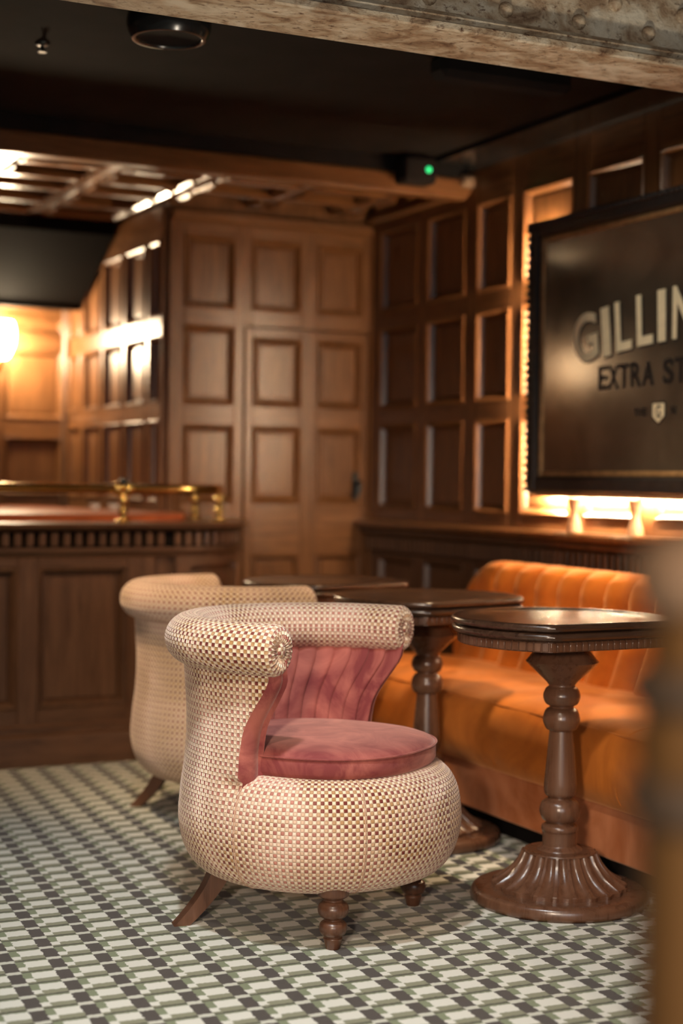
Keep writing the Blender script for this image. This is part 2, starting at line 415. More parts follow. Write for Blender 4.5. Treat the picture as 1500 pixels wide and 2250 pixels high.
wn = slab('wall_behind', (-1.8, -2.3, 0), (XW, -2.2, 2.75), 'dark_z')
rows_u = [(0.957, 1.327), (1.402, 1.760), (1.838, 2.195)]
# right wall: u runs towards the camera
for o in (wr, wb, wx, wf): o['_c'] = list(o.location)
def org(o, x, y): return (x - o['_c'][0], y - o['_c'][1], -o['_c'][2])
# local x of the right wall's work = -Y in the room (angle -90 deg makes -y face -X)
cols_r = [(YB - 6.31, YB - 5.965), (YB - 5.875, YB - 5.565), (YB - 5.47, YB - 5.222)]
u = YB - 5.130
while u < YB - 1.2:
    cols_r.append((u, u + 0.33)); u += 0.42
panelling(wr, org(wr, XW, YB), -PI / 2, cols_r, rows_u, 0.90, 2.34, 0.0, YB - 0.8)
low_cols = [(0.12 + k * 0.42, 0.12 + k * 0.42 + 0.34) for k in range(12)]
panelling(wr, org(wr, XW, YB), -PI / 2, low_cols, [(0.16, 0.74)], 0.0, 0.76, 0.0, YB - 0.8, 'dark_z', 'dark_x')
lg = box('ledge', org(wr, XW - 0.115, 1.5)[:2] + (0.872 - wr['_c'][2],), org(wr, XW - 0.0, YB)[:2] + (0.902 - wr['_c'][2],), 'oak_z', wr, 0.008)
box('ledge_moulding', org(wr, XW - 0.075, 1.5)[:2] + (0.838 - wr['_c'][2],), org(wr, XW - 0.0, YB)[:2] + (0.872 - wr['_c'][2],), 'dark_z', wr, 0.010)
y = 3.2
while y < YB - 0.05:
    box('dentil', org(wr, XW - 0.060, y)[:2] + (0.768 - wr['_c'][2],), org(wr, XW - 0.024, y + 0.024)[:2] + (0.832 - wr['_c'][2],), 'dark_z', wr, 0.003); y += 0.040
box('cornice', org(wr, XW - 0.06, 5.52)[:2] + (2.24 - wr['_c'][2],), org(wr, XW - 0.026, YB)[:2] + (2.275 - wr['_c'][2],), 'oak_z', wr, 0.012)
# back wall
cols_b = [(0.066, 0.303), (0.379, 0.621), (0.700, 0.930)]
rows_b = [(0.975, 1.310), (1.402, 1.742), (1.822, 2.130)]
sk = {(1, 0), (1, 1), (2, 0), (2, 1)}
# recessed service door built over the two right-hand columns
panelling(wb, org(wb, XR, YB), 0, cols_b[:1], [(0.20, 0.74)] + rows_b, 0.0, 2.21, 0.0, 0.345)
panelling(wb, org(wb, XR, YB), 0, cols_b[1:], [rows_b[2]], 1.748, 2.21, 0.345, 0.990)
box('cornice', org(wb, XR, YB - 0.055)[:2] + (2.185 - wb['_c'][2],), org(wb, XW - 0.03, YB - 0.026)[:2] + (2.235 - wb['_c'][2],), 'oak_x', wb, 0.012)
box('architrave', org(wb, XW - 0.040, YB - 0.052)[:2] + (0.0 - wb['_c'][2],), org(wb, XW - 0.004, YB)[:2] + (2.20 - wb['_c'][2],), 'oak_z', wb, 0.010)
dr = struct(empty('door_1', (XR + 0.352, YB, 0)), 'panelled oak door let into the back wall, with a small dark handle', 'door')
box('door_leaf', (0, -0.012, 0.02), (0.602, -0.002, 1.740), 'oak_z', dr, 0.002)
panelling(dr, (0, -0.012, 0), 0, [(0.034, 0.269), (0.348, 0.570)], [(0.16, 0.40), (0.48, 0.745), (0.975, 1.310), (1.402, 1.700)], 0.02, 1.740, 0.0, 0.602, proud=0.022)
hp = box('handle_plate', (0.530, -0.040, 0.985), (0.566, -0.034, 1.115), 'steel', dr, 0.002)
finish('door_handle', tube_mesh('door_handle', [(0, 0, 0), (0, -0.030, 0), (-0.006, -0.042, -0.01), (-0.012, -0.044, -0.055)], 0.010, 10), 'steel', dr, (0.548, -0.040, 1.070))
# recess side wall (faces -x) and far wall
cols_x = [(0.025, 0.150)] + [(0.215 + k * 0.325, 0.475 + k * 0.325) for k in range(3)] + [(1.19, 1.40)]
cols_xr = sorted([(YF - YB - b_, YF - YB - a_) for a_, b_ in cols_x])
panelling(wx, org(wx, XR, YF), -PI / 2, [(a_, b_) for a_, b_ in cols_xr], [(0.2, 0.86), (0.975, 1.330), (1.402, 1.690), (1.775, 2.10)], 0.0, 2.25, 0.0, YF - YB - 0.002)
cols_f = []; u = 3.755
for k in range(9): cols_f.append((u - 0.40 * k, u - 0.40 * k + 0.30))
cols_f = sorted([c for c in cols_f if c[0] > 0.1])
panelling(wf, org(wf, -1.8, YF), 0, cols_f, [(0.2, 0.86), (0.985, 1.280), (1.368, 1.715), (1.80, 1.885)], 0.0, 2.25, 0.0, 4.0)
finish('pilaster', box_mesh('pilaster', 0.052, 0.05, 1.93, 0.008), 'dark_z', wf, Vector(org(wf, XR - 0.028, YF - 0.05)) + Vector((0, 0, 0.965)), smooth=False)

# ceilings
cb = slab('ceiling', (-1.8, 3.49, 2.36), (XW, 5.52, 2.42), 'black')
slab('ceiling_front', (-1.8, -2.2, 2.60), (XW, 3.27, 2.66), 'black')
sf = slab('soffit', (3.06, 3.49, 2.338), (XW - 0.0265, 5.518, 2.3595), 'black_gloss')
cc = slab('ceiling_coffered', (-1.8, 5.56, 2.335), (XW, YF, 2.40), 'oak_x')
cc['_c'] = list(cc.location)
f = box('fascia_beam', (-1.8 - cc['_c'][0], 5.52 - cc['_c'][1], 2.222 - cc['_c'][2]), (3.255 - cc['_c'][0], 5.60 - cc['_c'][1], 2.302 - cc['_c'][2]), 'oak_x', cc, 0.008)
box('fascia_board', (-1.8 - cc['_c'][0], 5.5205 - cc['_c'][1], 2.303 - cc['_c'][2]), (3.255 - cc['_c'][0], 5.559 - cc['_c'][1], 2.3595 - cc['_c'][2]), 'black', cc, 0)
def ccbox(name, lo, hi, mat, bev=0.010):
    q = cc['_c']; return box(name, [lo[i] - q[i] for i in range(3)], [hi[i] - q[i] for i in range(3)], mat, cc, bev)
XB = [3.08 - 0.405 * k for k in range(12)]
RIBS = [5.86, 6.13, 6.38, 6.70, 6.99]
for xb in XB:
    y1 = YB - 0.03 if xb > XR + 0.05 else 7.05
    ccbox('coffer_beam', (xb - 0.030, 5.60, 2.264), (xb + 0.030, y1, 2.334), 'oak_y', 0.006)
    ends_ = [5.605] + [v for v in RIBS if v < y1 + 0.05] + [y1]
    for ya, yb in zip(ends_[:-1], ends_[1:]):
        if yb - ya < 0.12: continue
        ya2 = ya + (0.050 if ya > 5.61 else 0.0); yb2 = yb - (0.050 if yb < y1 else 0.0)
        for sd in (-1, 1):
            if xb + sd * 0.045 > XW - 0.1: continue
            ccbox('coffer_moulding', (xb + sd * 0.045 - 0.0145, ya2, 2.250), (xb + sd * 0.045 + 0.0145, yb2, 2.334), 'oak_y', 0.013)
for yb in RIBS:
    for a_, b_ in zip(XB[1:], XB[:-1]):
        if yb > 6.2 and b_ > XR + 0.1: continue
        ccbox('coffer_rib', (a_ + 0.0305, yb - 0.040, 2.258), (b_ - 0.0305, yb + 0.040, 2.334), 'rib', 0.014)
# dark sloping bulkhead over the back bar
bk = [(7.06, 2.333), (7.06, 2.20), (7.60, 1.925), (7.60, 1.905), (7.66, 1.905), (7.66, 1.96), (YF - 0.03, 1.96), (YF - 0.03, 2.333)]
vs = [(x, yy, zz) for x in (-1.78, XR - 0.036) for yy, zz in bk]; nb = len(bk)
fs = [tuple(range(nb)), tuple(range(2 * nb - 1, nb - 1, -1))] + [(k, nb + k, nb + (k + 1) % nb, (k + 1) % nb) for k in range(nb)]
o = finish('bulkhead', mesh('bulkhead', vs, fs), 'black_wood', smooth=False); struct(o, 'dark sloping timber bulkhead over the back bar', 'bulkhead')

# rusted girder
gd = tag(empty('iron_girder', (0.75, 3.27, 2.15)), 'old riveted iron girder with rusty peeling paint across the ceiling', 'girder')
gd['kind'] = 'structure'
def gbox(name, lo, hi, bev): return box(name, lo, hi, 'rust', gd, bev)
gbox('bottom_flange', (-2.5, 0.0, 0.0), (2.5, 0.215, 0.022), 0.004)
gbox('web', (-2.5, 0.075, 0.0225), (2.5, 0.10, 0.449), 0)
gbox('angle_iron', (-2.5, 0.010, 0.0225), (2.5, 0.0745, 0.050), 0.012)
gbox('web_plate', (-2.5, 0.052, 0.0505), (2.5, 0.0745, 0.20), 0.006)
rv = lathe_mesh('rivet', smooth_prof([(0.020, 0.0), (0.0195, 0.006), (0.015, 0.013), (0.007, 0.017), (0.0008, 0.018)], 3), 14)
rv.materials.append(M['rust'])
for k in range(22):
    for dz, off in ((0.088, 0.0), (0.150, 0.11)):
        o = place('rivet', rv, gd, (-2.35 + k * 0.215 + off, 0.052, dz)); o.rotation_euler = (PI / 2, 0, 0)

# ------------------------------------------------------------------ tub chairs
ROLL_Z, ROLL_R, ROLL_RHO = 0.712, 0.0605, 0.325
def upt(rho, e):
    """point on a U of half-width rho; e = distance along it, 0 at the middle of the back"""
    q = PI / 2 * rho; s = 1 if e >= 0 else -1; a = abs(e)
    if a <= q: return (-rho * math.cos(a / rho), s * rho * math.sin(a / rho))
    return (a - q, s * rho)
def interp(tab, z):
    for (z0, a), (z1, b_) in zip(tab[:-1], tab[1:]):
        if z <= z1:
            t = max(0, (z - z0) / (z1 - z0)); t = t * t * (3 - 2 * t) if False else t; return a + (b_ - a) * t
    return tab[-1][1]
OUT = [(0.27, 0.3482), (0.30, 0.3483), (0.36, 0.3430), (0.42, 0.3350), (0.48, 0.3310), (0.54, 0.3310), (0.60, 0.3350), (0.64, 0.338), (0.69, 0.340)]
INN = [(0.27, 0.272), (0.44, 0.274), (0.52, 0.278), (0.58, 0.286), (0.63, 0.300), (0.67, 0.312), (0.69, 0.318)]
ARM = 0.055
FWD = [(0.27, -0.034), (0.40, -0.034), (0.47, -0.033), (0.52, -0.024), (0.55, -0.010), (0.58, 0.010), (0.61, 0.030), (0.635, 0.046), (0.69, 0.052)]
def grid_mesh(name, rows, uv=None, flip=False):
    """quad sheet from rows of points; uv rows in metres"""
    nr, nc = len(rows), len(rows[0]); vs = [p for r in rows for p in r]; fs, uvs = [], []
    for i in range(nr - 1):
        for k in range(nc - 1):
            q = [(i, k), (i, k + 1), (i + 1, k + 1), (i + 1, k)]
            if flip: q = q[::-1]
            fs.append(tuple(a * nc + b_ for a, b_ in q))
            if uv: uvs += [uv[a][b_] for a, b_ in q]
    return mesh(name, vs, fs, uvs if uv else None)
def chair_meshes():
    d = {}
    # drum-shaped upholstered base
    pr_ = smooth_prof([(0.012, 0.138), (0.16, 0.138), (0.245, 0.142), (0.300, 0.163), (0.332, 0.205), (0.3465, 0.258), (0.3475, 0.300), (0.339, 0.350), (0.320, 0.388), (0.292, 0.407), (0.25, 0.413), (0.10, 0.413), (0.012, 0.413)], 4)
    seg = 96; rows, uv = [], []; arc = 0
    for i, (r, z) in enumerate(pr_):
        if i: arc += math.hypot(r - pr_[i - 1][0], z - pr_[i - 1][1])
        rows.append([(r * math.cos(2 * PI * k / seg), r * math.sin(2 * PI * k / seg), z) for k in range(seg + 1)])
        uv.append([(2 * PI * k / seg * 0.3375, arc) for k in range(seg + 1)])
    d['base'] = grid_mesh('seat_base', rows, uv)
    arcz = min((abs(z - 0.30), uv[i][0][1]) for i, (r, z) in enumerate(pr_) if r > 0.33)[1]
    # outer shell
    drum = sorted([(z, r) for r, z in pr_ if r > 0.2 and z > 0.27])
    def rim(rho, z, left):
        if z > 0.412 or left > 0.07: return rho
        t = 1 - left / 0.07; t = t * t * (3 - 2 * t); tt = 1.0 if z < 0.392 else (0.412 - z) / 0.020
        return rho + (min(rho, interp(drum, z) - 0.002) - rho) * t * tt
    nz, na = 26, 72; zs = [0.285 + (0.690 - 0.285) * i / (nz - 1) for i in range(nz)]
    rows, uv = [], []
    for z in zs:
        rho = interp(OUT, z); em = PI / 2 * rho + interp(FWD, z)
        row = []
        for k in range(na + 1):
            e = em * (2 * k / na - 1); row.append((*upt(rim(rho, z, em - abs(e)), e * rim(rho, z, em - abs(e)) / rho), z))
        rows.append(row)
        uv.append([((PI - em * (2 * k / na - 1) / rho) * 0.3375, arcz + z - 0.30) for k in range(na + 1)])
    d['shell'] = grid_mesh('outer_shell', rows, uv)
    # channelled inner back
    na2 = 180; rows = []; nch = 23
    for z in zs:
        rho = interp(INN, z); em = PI / 2 * rho + interp(FWD, z) + 0.018; row = []
        for k in range(na2 + 1):
            t = 2 * k / na2 - 1
            fl_ = abs(math.sin(PI * nch * (t + 1) / 2)) ** 0.4
            row.append((*upt(rho - 0.013 * fl_, em * t), z))
        rows.append(row)
    d['inner'] = grid_mesh('inner_back', rows, flip=True)
    # front edge bands of the two arms
    for s, nm in ((1, 'l'), (-1, 'r')):
        rows = []
        for z in zs:
            if z < 0.355: continue
            ro0, ri = interp(OUT, z), interp(INN, z); ro = rim(ro0, z, 0.0); eo = (PI / 2 * ro0 + interp(FWD, z)) * ro / ro0; ei = PI / 2 * ri + interp(FWD, z) + 0.018; row = []
            for k in range(9):
                t = k / 8; rho = ro + (ri - ro) * t; e = eo + (ei - eo) * t
                row.append((*upt(rho, s * (e + 0.010 * math.sin(PI * t))), z))
            rows.append(row)
        d['edge' + nm] = grid_mesh('arm_facing', rows, flip=(s < 0))
    # rolled top rail with gathered ends
    q = PI / 2 * ROLL_RHO; E = q + ARM; path = []; rad = []
    for k in range(81): path.append(E * (2 * k / 80 - 1)); rad.append(ROLL_R)
    ends = [(0.006, 0.0597), (0.012, 0.0565), (0.017, 0.051), (0.019, 0.042), (0.0185, 0.031), (0.016, 0.020), (0.013, 0.012)]
    path = [-E - dx for dx, r in ends[::-1]] + path + [E + dx for dx, r in ends]
    rad = [r for dx, r in ends[::-1]] + rad + [r for dx, r in ends]
    sg = 48; rows, uv = [], []; al = 0
    for i, (e, r) in enumerate(zip(path, rad)):
        x, y_ = upt(ROLL_RHO, e); x1, y1 = upt(ROLL_RHO, e + 1e-3); tx, ty = x1 - x, y1 - y_; L = math.hypot(tx, ty); nx, ny = ty / L, -tx / L
        if i: al += math.hypot(e - path[i - 1], r - rad[i - 1])
        gather = r < 0.055; row = []
        for k in range(sg + 1):
            t = 2 * PI * k / sg; rr = r
            off = 0.0035 * (1 if k % 2 else -1) * (1 if gather else 0) * min(1, (0.058 - r) / 0.022)
            ex = (off if e > 0 else -off)
            row.append((x + nx * rr * math.cos(t) + tx / L * ex, y_ + ny * rr * math.cos(t) + ty / L * ex, ROLL_Z + rr * math.sin(t)))
        rows.append(row); uv.append([(al, 2 * PI * k / sg * 0.0605) for k in range(sg + 1)])
    d['roll'] = grid_mesh('roll', rows, uv)
    bt = smooth_prof([(0.0008, -0.007), (0.012, -0.006), (0.0185, 0.0), (0.012, 0.006), (0.0008, 0.007)], 4)
    d['button'] = lathe_mesh('end_button', bt, 20)
    l = d['button'].uv_layers.new(name='UVMap')
    for p in d['button'].polygons:
        for li in p.loop_indices:
            co = d['button'].vertices[d['button'].loops[li].vertex_index].co; l.data[li].uv = (co.x, co.y)
    # cushion
    def outl(ins):
        pts = []
        for k in range(72):
            a = 2 * PI * k / 72; c, s_ = math.cos(a), math.sin(a); ex = 2 / 2.35
            pts.append((-0.002 + (0.276 - ins) * math.copysign(abs(c) ** ex, c), (0.270 - ins) * math.copysign(abs(s_) ** ex, s_)))
        return pts
    lay = [(0.020, 0.396), (0.006, 0.400), (0.0, 0.410), (0.0, 0.436), (0.003, 0.447), (0.010, 0.454), (0.03, 0.461), (0.08, 0.468), (0.15, 0.472), (0.25, 0.474)]
    d['cushion'] = stack_mesh('cushion', outl, lay)
    pseam = [(r + 0.0008, z) for r, z in pr_ if r > 0.24]
    d['seam'] = tube_mesh('seam', [(r, 0, z) for r, z in pseam], 0.0016, 6)
    op = outl(-0.001); d['piping'] = tube_mesh('piping', [(x, y_, 0.446) for x, y_ in op + op[:1]], 0.0028, 8)
    # legs
    d['front_leg'] = lathe_mesh('front_leg', smooth_prof([(0.037, 0.150), (0.037, 0.150), (0.037, 0.128), (0.033, 0.122), (0.023, 0.116), (0.023, 0.112), (0.033, 0.104), (0.0365, 0.092), (0.032, 0.078), (0.021, 0.070), (0.021, 0.067), (0.030, 0.060), (0.0325, 0.048), (0.028, 0.035), (0.020, 0.029), (0.022, 0.026), (0.022, 0.022), (0.017, 0.004), (0.015, 0.0), (0.015, 0.0)], 3), 28)
    # sabre leg, curving outward along +x
    sec = []
    for i in range(11):
        t = i / 10; x = -0.02 + 0.105 * t ** 1.7; z = 0.165 * (1 - t); hw = 0.024 - 0.006 * t; dp = 0.034 - 0.010 * t
        sec.append([(x - dp * 0.7, -hw, z), (x + dp * 0.9, -hw, z), (x + dp * 0.9, hw, z), (x - dp * 0.7, hw, z)])
    vs = [p for s_ in sec for p in s_]; fs = [(0, 1, 2, 3), (43, 42, 41, 40)]
    for i in range(10):
        for k in range(4): k2 = (k + 1) % 4; fs.append((i * 4 + k, i * 4 + 4 + k, i * 4 + 4 + k2, i * 4 + k2))
    d['rear_leg'] = mesh('rear_leg', vs, fs)
    return d
CH = chair_meshes()
mats = {'base': 'fabric', 'shell': 'fabric', 'inner': 'pink', 'edgel': 'pink', 'edger': 'pink', 'roll': 'fabric', 'button': 'fabric', 'cushion': 'pink', 'piping': 'pink', 'front_leg': 'leg', 'rear_leg': 'leg', 'seam': 'fabric_seam'}
for k, me in CH.items():
    me.materials.append(M[mats[k]])
    bm = bmesh.new(); bm.from_mesh(me)
    if k not in ('shell', 'inner', 'edgel', 'edger', 'roll', 'base'): bmesh.ops.recalc_face_normals(bm, faces=bm.faces)
    bm.to_mesh(me); bm.free()
    for p in me.polygons: p.use_smooth = True
    me.set_sharp_from_angle(angle=math.radians(50))
def tub_chair(loc, rotz, label):
    t = tag(empty('tub_chair', loc, rotz), label, 'chair', 'checked tub chairs')
    dn = (0, 0, -0.020)
    sb = place('seat_base', CH['base'], t, dn)
    for a in (44, -44, 96, -96): place('seam', CH['seam'], sb, (0, 0, 0), math.radians(a))
    place('outer_shell', CH['shell'], t, dn)
    ib = place('inner_back', CH['inner'], t, dn); ib['label'] = 'rose velvet channelled inner back'
    place('arm_facing', CH['edgel'], ib); place('arm_facing', CH['edger'], ib)
    r = place('roll', CH['roll'], t, dn)
    for s in (1, -1):
        b_ = place('end_button', CH['button'], r, (ARM + 0.016, s * ROLL_RHO, ROLL_Z)); b_.rotation_euler = (0, PI / 2, 0)
    c = place('cushion', CH['cushion'], t, (0, 0, -0.007)); c['label'] = 'round rose velvet seat cushion'
    place('piping', CH['piping'], c)
    for s in (1, -1):
        place('front_leg', CH['front_leg'], t, (0.155, s * 0.215, 0))
        place('rear_leg', CH['rear_leg'], t, (-0.195, s * 0.165, 0), PI - s * PI / 4)
    return t
tub_chair((1.661, 3.494, 0), math.radians(-54.0), 'checked tub chair with rose velvet seat, turned away from the tables into the open carpet')
tub_chair((1.948, 4.722, 0), math.radians(5.0), 'checked tub chair beside the bar, its back turned, drawn up to a table')

# ------------------------------------------------------------------ pedestal tables
def dshape(ins, R=0.288, dch=0.222):
    R -= ins; dch -= ins; h = math.acos(min(1, dch / R)); pts = []
    a0 = -PI / 2 + h; a1 = 3 * PI / 2 - h
    for k in range(65):
        a = a0 + (a1 - a0) * k / 64; pts.append((R * math.cos(a), R * math.sin(a)))
    x0, y0 = pts[-1]; x1, y1 = pts[0]
    for k in range(1, 12): pts.append((x0 + (x1 - x0) * k / 12, y0))
    return pts
TB = {}
TB['top'] = stack_mesh('table_top', dshape, [(0.02, 0.716)] + [(0.010 - 0.010 * math.cos(-PI / 2 + PI * k / 8), 0.7275 + 0.0095 * math.sin(-PI / 2 + PI * k / 8)) for k in range(9)] + [(0.018, 0.7372), (0.045, 0.7372), (0.047, 0.7362), (0.15, 0.7362)])
TB['lower'] = stack_mesh('lower_moulding', dshape, [(0.03, 0.694), (0.010, 0.694)] + [(0.012 - 0.010 * math.cos(-PI / 2 + PI * k / 8), 0.7052 + 0.0095 * math.sin(-PI / 2 + PI * k / 8)) for k in range(9)] + [(0.014, 0.716), (0.03, 0.716)])
TB['apron'] = stack_mesh('apron', lambda i: dshape(0.020 + i), [(0.06, 0.668), (0.0, 0.668), (0.0, 0.694), (0.06, 0.694)])
TB['capital'] = lathe_mesh('capital', [(0.036, 0.560), (0.040, 0.566), (0.090, 0.614), (0.094, 0.619), (0.090, 0.624), (0.055, 0.668)], 40)
TB['column'] = lathe_mesh('column', smooth_prof([
    (0.060, 0.122), (0.060, 0.122), (0.058, 0.134), (0.0455, 0.143), (0.0445, 0.150), (0.0445, 0.176), (0.0475, 0.184), (0.0460, 0.194), (0.036, 0.200), (0.036, 0.204),
    (0.047, 0.212), (0.0530, 0.233), (0.047, 0.255), (0.032, 0.264), (0.032, 0.268), (0.040, 0.276), (0.0425, 0.292), (0.041, 0.320), (0.0305, 0.440), (0.0305, 0.440),
    (0.041, 0.447), (0.0480, 0.469), (0.042, 0.492), (0.032, 0.500), (0.032, 0.504), (0.042, 0.511), (0.0480, 0.530), (0.042, 0.548), (0.034, 0.556), (0.036, 0.566)], 4), 44)
TB['disc'] = lathe_mesh('base_disc', smooth_prof([(0.221, 0.0), (0.221, 0.0), (0.228, 0.006), (0.229, 0.016), (0.226, 0.028), (0.219, 0.034), (0.214, 0.036), (0.214, 0.036), (0.14, 0.037), (0.14, 0.037)], 4), 72)
def fluted():
    nf, per = 22, 10; seg = nf * per; prof = smooth_prof([(0.172, 0.034), (0.172, 0.034), (0.173, 0.046), (0.173, 0.046), (0.158, 0.053), (0.130, 0.072), (0.106, 0.099), (0.094, 0.124), (0.092, 0.128), (0.092, 0.128), (0.086, 0.132), (0.05, 0.133)], 4)
    vs, fs = [], []
    for r, z in prof:
        for k in range(seg):
            a = 2 * PI * k / seg; t = (k % per) / per; rib = 1.0 if t < 0.25 else 0.0
            dish = 0.010 * math.sin(PI * max(0.0, (t - 0.25) / 0.75))
            amt = 1.0 if 0.047 < z < 0.127 else (0.5 if z <= 0.047 else 0.0)
            rr = r + amt * (0.0045 * rib - dish * r / 0.17); vs.append((rr * math.cos(a), rr * math.sin(a), z + (0.0015 * rib if amt == 1 else 0)))
    for i in range(len(prof) - 1):
        for k in range(seg): k2 = (k + 1) % seg; fs.append((i * seg + k, i * seg + k2, (i + 1) * seg + k2, (i + 1) * seg + k))
    fs.append(tuple((len(prof) - 1) * seg + k for k in range(seg)))
    return mesh('fluted_skirt', vs, fs)
TB['skirt'] = fluted()
TB['tooth'] = box_mesh('tooth', 0.0165, 0.006, 0.022, 0.0012)
for k, me in TB.items():
    me.materials.append(M['tabletop' if k in ('top', 'lower') else 'table'])
    for p in me.polygons: p.use_smooth = True
    me.set_sharp_from_angle(angle=math.radians(38))
def pedestal_table(loc, rot, label, teeth=True):
    t = tag(empty('pedestal_table', loc, math.radians(rot)), label, 'table', 'pedestal tables along the bench')
    place('base_disc', TB['disc'], t); place('fluted_skirt', TB['skirt'], t); place('column', TB['column'], t); place('capital', TB['capital'], t)
    tp = place('table_top', TB['top'], t); place('lower_moulding', TB['lower'], tp); ap = place('apron', TB['apron'], t)
    o = dshape(0.0195); n = len(o); per = [0]
    for k in range(n): per.append(per[-1] + math.dist(o[k], o[(k + 1) % n]))
    cnt = int(per[-1] / 0.0190)
    for q in range(cnt):
        s = per[-1] * (q + 0.5) / cnt; k = max(i for i in range(n) if per[i] <= s); a, b_ = o[k], o[(k + 1) % n]; f_ = (s - per[k]) / (per[k + 1] - per[k])
        place('tooth', TB['tooth'], ap, (a[0] + (b_[0] - a[0]) * f_, a[1] + (b_[1] - a[1]) * f_, 0.681), math.atan2(b_[1] - a[1], b_[0] - a[0]))
    return t
pedestal_table((2.300, 3.392, 0), 2, 'dark wooden pedestal table with its whole fluted foot standing clear on the carpet')
pedestal_table((2.320, 4.140, 0), 12, 'dark wooden pedestal table between two others, its foot behind the rose-seated chair')
pedestal_table((2.325, 4.870, 0), 9, 'dark wooden pedestal table with a checked tub chair drawn up to it, beyond the others')

# ------------------------------------------------------------------ banquette
bq = tag(empty('banquette', (2.48, 2.4, 0)), 'amber velvet banquette with channelled back along the panelled wall', 'bench')
Y0, Y1 = -0.9, 2.80
o = finish('plinth', box_mesh('plinth', 0.62, Y1 - Y0, 0.145, 0.006), 'copper', bq, (0.33, (Y0 + Y1) / 2, 0.1425)); o['label'] = 'copper velvet plinth'
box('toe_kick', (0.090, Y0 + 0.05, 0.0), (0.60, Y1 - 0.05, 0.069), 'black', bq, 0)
def seat_sheet():
    prof = smooth_prof([(0.10, 0.214), (0.03, 0.214), (-0.005, 0.222), (-0.034, 0.262), (-0.040, 0.315), (-0.036, 0.365), (-0.018, 0.408), (0.022, 0.434), (0.10, 0.444), (0.25, 0.446), (0.40, 0.438), (0.54, 0.424)], 4)
    rows = []; ny = 150
    for k in range(ny + 1):
        yy = Y0 + (Y1 - Y0) * k / ny; u_ = ((yy - 0.955) / 0.62) % 1.0; puff = abs(math.sin(PI * u_)) ** 0.45
        wob = 0.004 * math.sin(yy * 13.0) + 0.003 * math.sin(yy * 31 + 1)
        row = []
        for x, z in prof:
            c = 0.006 * (puff - 1) ; f_ = 1 if z > 0.23 else 0
            dx, dz = x - 0.25, z - 0.30
            L = math.hypot(dx * 0.35, dz) + 1e-6
            row.append((x + f_ * c * dx * 0.35 / L, yy, z + f_ * (c * dz / L + (wob * 0.7 if z > 0.40 else 0))))
        rows.append(row)
    return grid_mesh('seat', rows, flip=False)
st = finish('seat', seat_sheet(), 'orange', bq, angle=60)
for yy in (0.955 - 0.62, 0.955, 0.955 + 0.62, 0.955 + 1.24):
    finish('piping', tube_mesh('piping', [(x, yy, z) for x, z in smooth_prof([(-0.002, 0.224), (-0.027, 0.262), (-0.031, 0.315), (-0.028, 0.362), (-0.012, 0.399), (0.024, 0.426), (0.10, 0.436), (0.25, 0.437), (0.46, 0.424)], 3)], 0.004, 8), 'orange', st)
finish('piping', tube_mesh('piping', [(-0.006, Y0 + (Y1 - Y0) * k / 60, 0.418) for k in range(61)], 0.003, 8), 'orange', st)
def back_sheet():
    pr_ = smooth_prof([(0.50, 0.40), (0.515, 0.48), (0.530, 0.58), (0.535, 0.66), (0.530, 0.72), (0.545, 0.765), (0.585, 0.787), (0.640, 0.785), (0.690, 0.755), (0.705, 0.70), (0.705, 0.10)], 5)
    rows = []; ny = 420; pitch = 0.135; n = len(pr_)
    for k in range(ny + 1):
        yy = Y0 + (Y1 - 0.06 - Y0) * k / ny; dist = (Y1 - 0.06) - yy
        rd = 1.0 if dist > 0.20 else math.sqrt(max(0.0, 1 - (1 - dist / 0.20) ** 2))
        row = []
        for i, (x, z) in enumerate(pr_):
            lean = 0.10 * (z - 0.42) / 0.4
            ch = abs(math.sin(PI * (yy + lean) / pitch)) ** 0.55
            front = 1.0 if i < n - 11 else 0.0
            amp = 0.050 * front * max(0.0, min(1.0, (0.80 - z) / 0.05 + 0.25)) * (1 if dist > 0.24 else 0.15)
            zz = 0.40 + (z - 0.40) * (0.30 + 0.70 * rd) if z > 0.4 else z
            row.append((x - amp * (ch - 0.55), yy, zz))
        rows.append(row)
    return grid_mesh('backrest', rows)
bkr = finish('backrest', back_sheet(), 'orange', bq, angle=80); bkr['label'] = 'amber velvet back with upright channels'
finish('end_panel', stack_mesh('end_panel', lambda i: [(0.51, Y1 - 0.075), (0.705, Y1 - 0.075), (0.705, Y1 - 0.06), (0.51, Y1 - 0.06)], [(0, 0.215), (0, 0.50)]), 'orange', bq, smooth=False)
finish('seat_end', stack_mesh('seat_end', lambda i: [(-0.03, Y1 - 0.02), (0.54, Y1 - 0.02), (0.54, Y1), (-0.03, Y1)], [(0, 0.216), (0, 0.40)]), 'orange', bq, smooth=False)

# ------------------------------------------------------------------ mirror sign
sg = tag(empty('mirror_sign', (3.222, 4.99, 1.04)), 'backlit smoked mirror in a beaded black frame with brewery lettering', 'sign')
